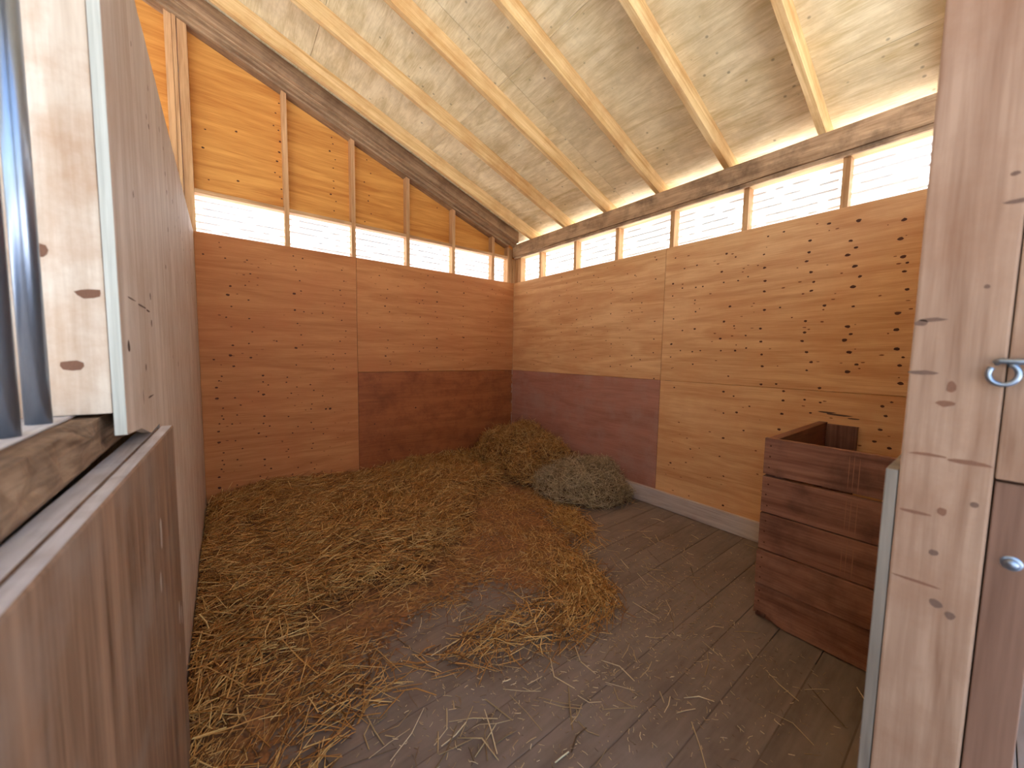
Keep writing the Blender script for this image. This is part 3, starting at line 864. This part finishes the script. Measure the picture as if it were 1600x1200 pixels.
def normals(fn, x, y, e=.015):
    gx = (fn(x + e, y) - fn(x - e, y)) / (2 * e)
    gy = (fn(x, y + e) - fn(x, y - e)) / (2 * e)
    n = np.stack([-gx, -gy, np.ones_like(gx)], -1)
    return n / np.linalg.norm(n, axis=1, keepdims=True)

def lay_dirs(nrm, az, tilt):
    d = np.stack([np.cos(az), np.sin(az), np.zeros_like(az)], -1)
    d -= nrm * np.sum(d * nrm, 1, keepdims=True)
    d /= np.linalg.norm(d, axis=1, keepdims=True)
    d = d * np.cos(tilt)[:, None] + nrm * np.sin(tilt)[:, None]
    return d

def scatter(n, x0, x1, y0, y1, prob):
    X, Y = np.zeros(0), np.zeros(0)
    while len(X) < n:
        x, y = rng.uniform(x0, x1, n * 2), rng.uniform(y0, y1, n * 2)
        k = rng.random(n * 2) < prob(x, y)
        X, Y = np.concatenate([X, x[k]]), np.concatenate([Y, y[k]])
    return X[:n], Y[:n]

# bedding
bed = empty('straw_bedding')
tag(bed, 'thick golden brown straw bedding spread over the floor along the back wall', 'straw', kind='stuff')
o = grid_mesh('litter_layer', bed_h, -3.454, -.004, -3.1, -.004, .03, M['litter'], -.0005, bed, dense, lambda x, y: np.clip((trod(x, y) - .2) * 1.1 * (.65 + .6 * vnoise(x, y, 4, 77)), 0, 1))
o['kind'] = 'stuff'
def add_bed(n, prob, lm, ls, wm, lift, tsd, nm, mat=M['straw']):
    x, y = scatter(n, -3.44, -.03, -3.1, -.02, prob)
    nr = normals(bed_h, x, y)
    az = .35 + .9 * (vnoise(x, y, 1.6, 31) - .5) * 2 + rng.normal(0, .75, n)
    tl = rng.normal(.05, tsd, n)
    L = np.clip(rng.normal(lm, ls, n), lm * .35, lm * 2)
    h = np.maximum(bed_h(x, y), .0)
    P_ = np.stack([x, y, h + .002 + rng.random(n) ** 1.5 * lift], -1)
    b = blades(nm, P_, lay_dirs(nr, az, tl), L, np.clip(rng.normal(wm, wm * .25, n), .0018, .009), rng.normal(0, .10, n), mat, bed)
    b['kind'] = 'stuff'
add_bed(24000, lambda x, y: dense(x, y) ** 1.2, .15, .06, .0052, .04, .2, 'straw')
add_bed(11000, lambda x, y: trod(x, y) ** 2 * (1 - .6 * dense(x, y)) * (.15 + vnoise(x, y, 5, 41) ** 2 * 1.6), .058, .028, .0030, .005, .05, 'trodden_straw')
add_bed(3200, lambda x, y: np.clip(trod(x, y) * sstep(.3, -.45, y - np.interp(x, YTx, YTy)) * np.clip(vnoise(x, y, 3.5, 43) * 2 - .55, 0, 1), 0, 1), .14, .06, .0046, .016, .09, 'fringe_straw')

def add_heap(nm, label, fn, x0, y0, y1, n, lm, mat):
    root = empty(nm, (0, 0, 0)); tag(root, label, 'straw heap', kind='stuff')
    core = grid_mesh('core', lambda x, y: fn(x, y) - .012, x0, -.004, y0, y1, .025, M['litter'], .0, root)
    core['kind'] = 'stuff'
    x, y = scatter(n, x0, -.01, y0, y1, lambda x, y: (fn(x, y) > .01) * (1 / np.maximum(normals(fn, x, y)[:, 2], .25)) / 4.0)
    nr = normals(fn, x, y)
    nr[:, 2] = np.maximum(nr[:, 2], .15); nr /= np.linalg.norm(nr, axis=1, keepdims=True)
    az = rng.random(n) * 2 * np.pi
    P_ = np.stack([x, y, fn(x, y)], -1) + nr * (rng.random(n) ** 2 * .055)[:, None]
    b = blades('straw', P_, lay_dirs(nr, az, rng.normal(.08, .32, n)), np.clip(rng.normal(lm, .05, n), .04, .3), np.clip(rng.normal(.0044, .001, n), .0022, .007), rng.normal(0, .22, n), mat, root)
    b['kind'] = 'stuff'
add_heap('straw_heap', 'tall brown heap of tangled straw in the far corner', lambda x, y: np.where(heap1(x, y) >= heap2(x, y), heap1(x, y), -.04), -.90, -1.45, -.004, 7000, .15, M['straw'])
add_heap('straw_heap', 'lower greyish heap of loose straw beside the kick board of the right wall', lambda x, y: np.where(heap2(x, y) > heap1(x, y), heap2(x, y), -.04), -.80, -2.15, -1.12, 4800, .14, M['straw_grey'])

# single stems and chaff lying about on the bare planks
def clear_box(x, y):
    return ~((x > -1.10) & (y < -3.44))
def add_loose(n, cx, cy, sx, sy, lm, ls, w, nm, parent):
    x = rng.normal(cx, sx, n); y = rng.normal(cy, sy, n)
    k = (x < -.06) & (x > -3.40) & (y > -4.05) & (y < -.1) & clear_box(x, y) & (heap2(x, y) < .01)
    x, y = x[k], y[k]
    m_ = len(x)
    az = rng.random(m_) * 2 * np.pi
    P_ = np.stack([x, y, np.full(m_, .004)], -1)
    b = blades(nm, P_, lay_dirs(np.tile((0., 0., 1.), (m_, 1)), az, rng.normal(0, .03, m_)), np.clip(rng.normal(lm, ls, m_), lm * .3, lm * 2.2), np.clip(rng.normal(w, w * .25, m_), .0012, .007), rng.normal(0, .12, m_), M['straw_grey'], parent)
    b['kind'] = 'stuff'
loose = empty('loose_straw')
tag(loose, 'scattered single straws and chaff on the bare floor planks', 'straw', kind='stuff')
add_loose(260, -1.2, -2.8, .65, .5, .09, .05, .004, 'stem', loose)
add_loose(150, -2.4, -3.0, .5, .35, .13, .06, .005, 'stem', loose)
add_loose(2600, -1.5, -3.15, .55, .45, .014, .008, .0026, 'chaff', loose)
add_loose(1200, -2.3, -2.9, .5, .35, .016, .008, .0028, 'chaff', loose)
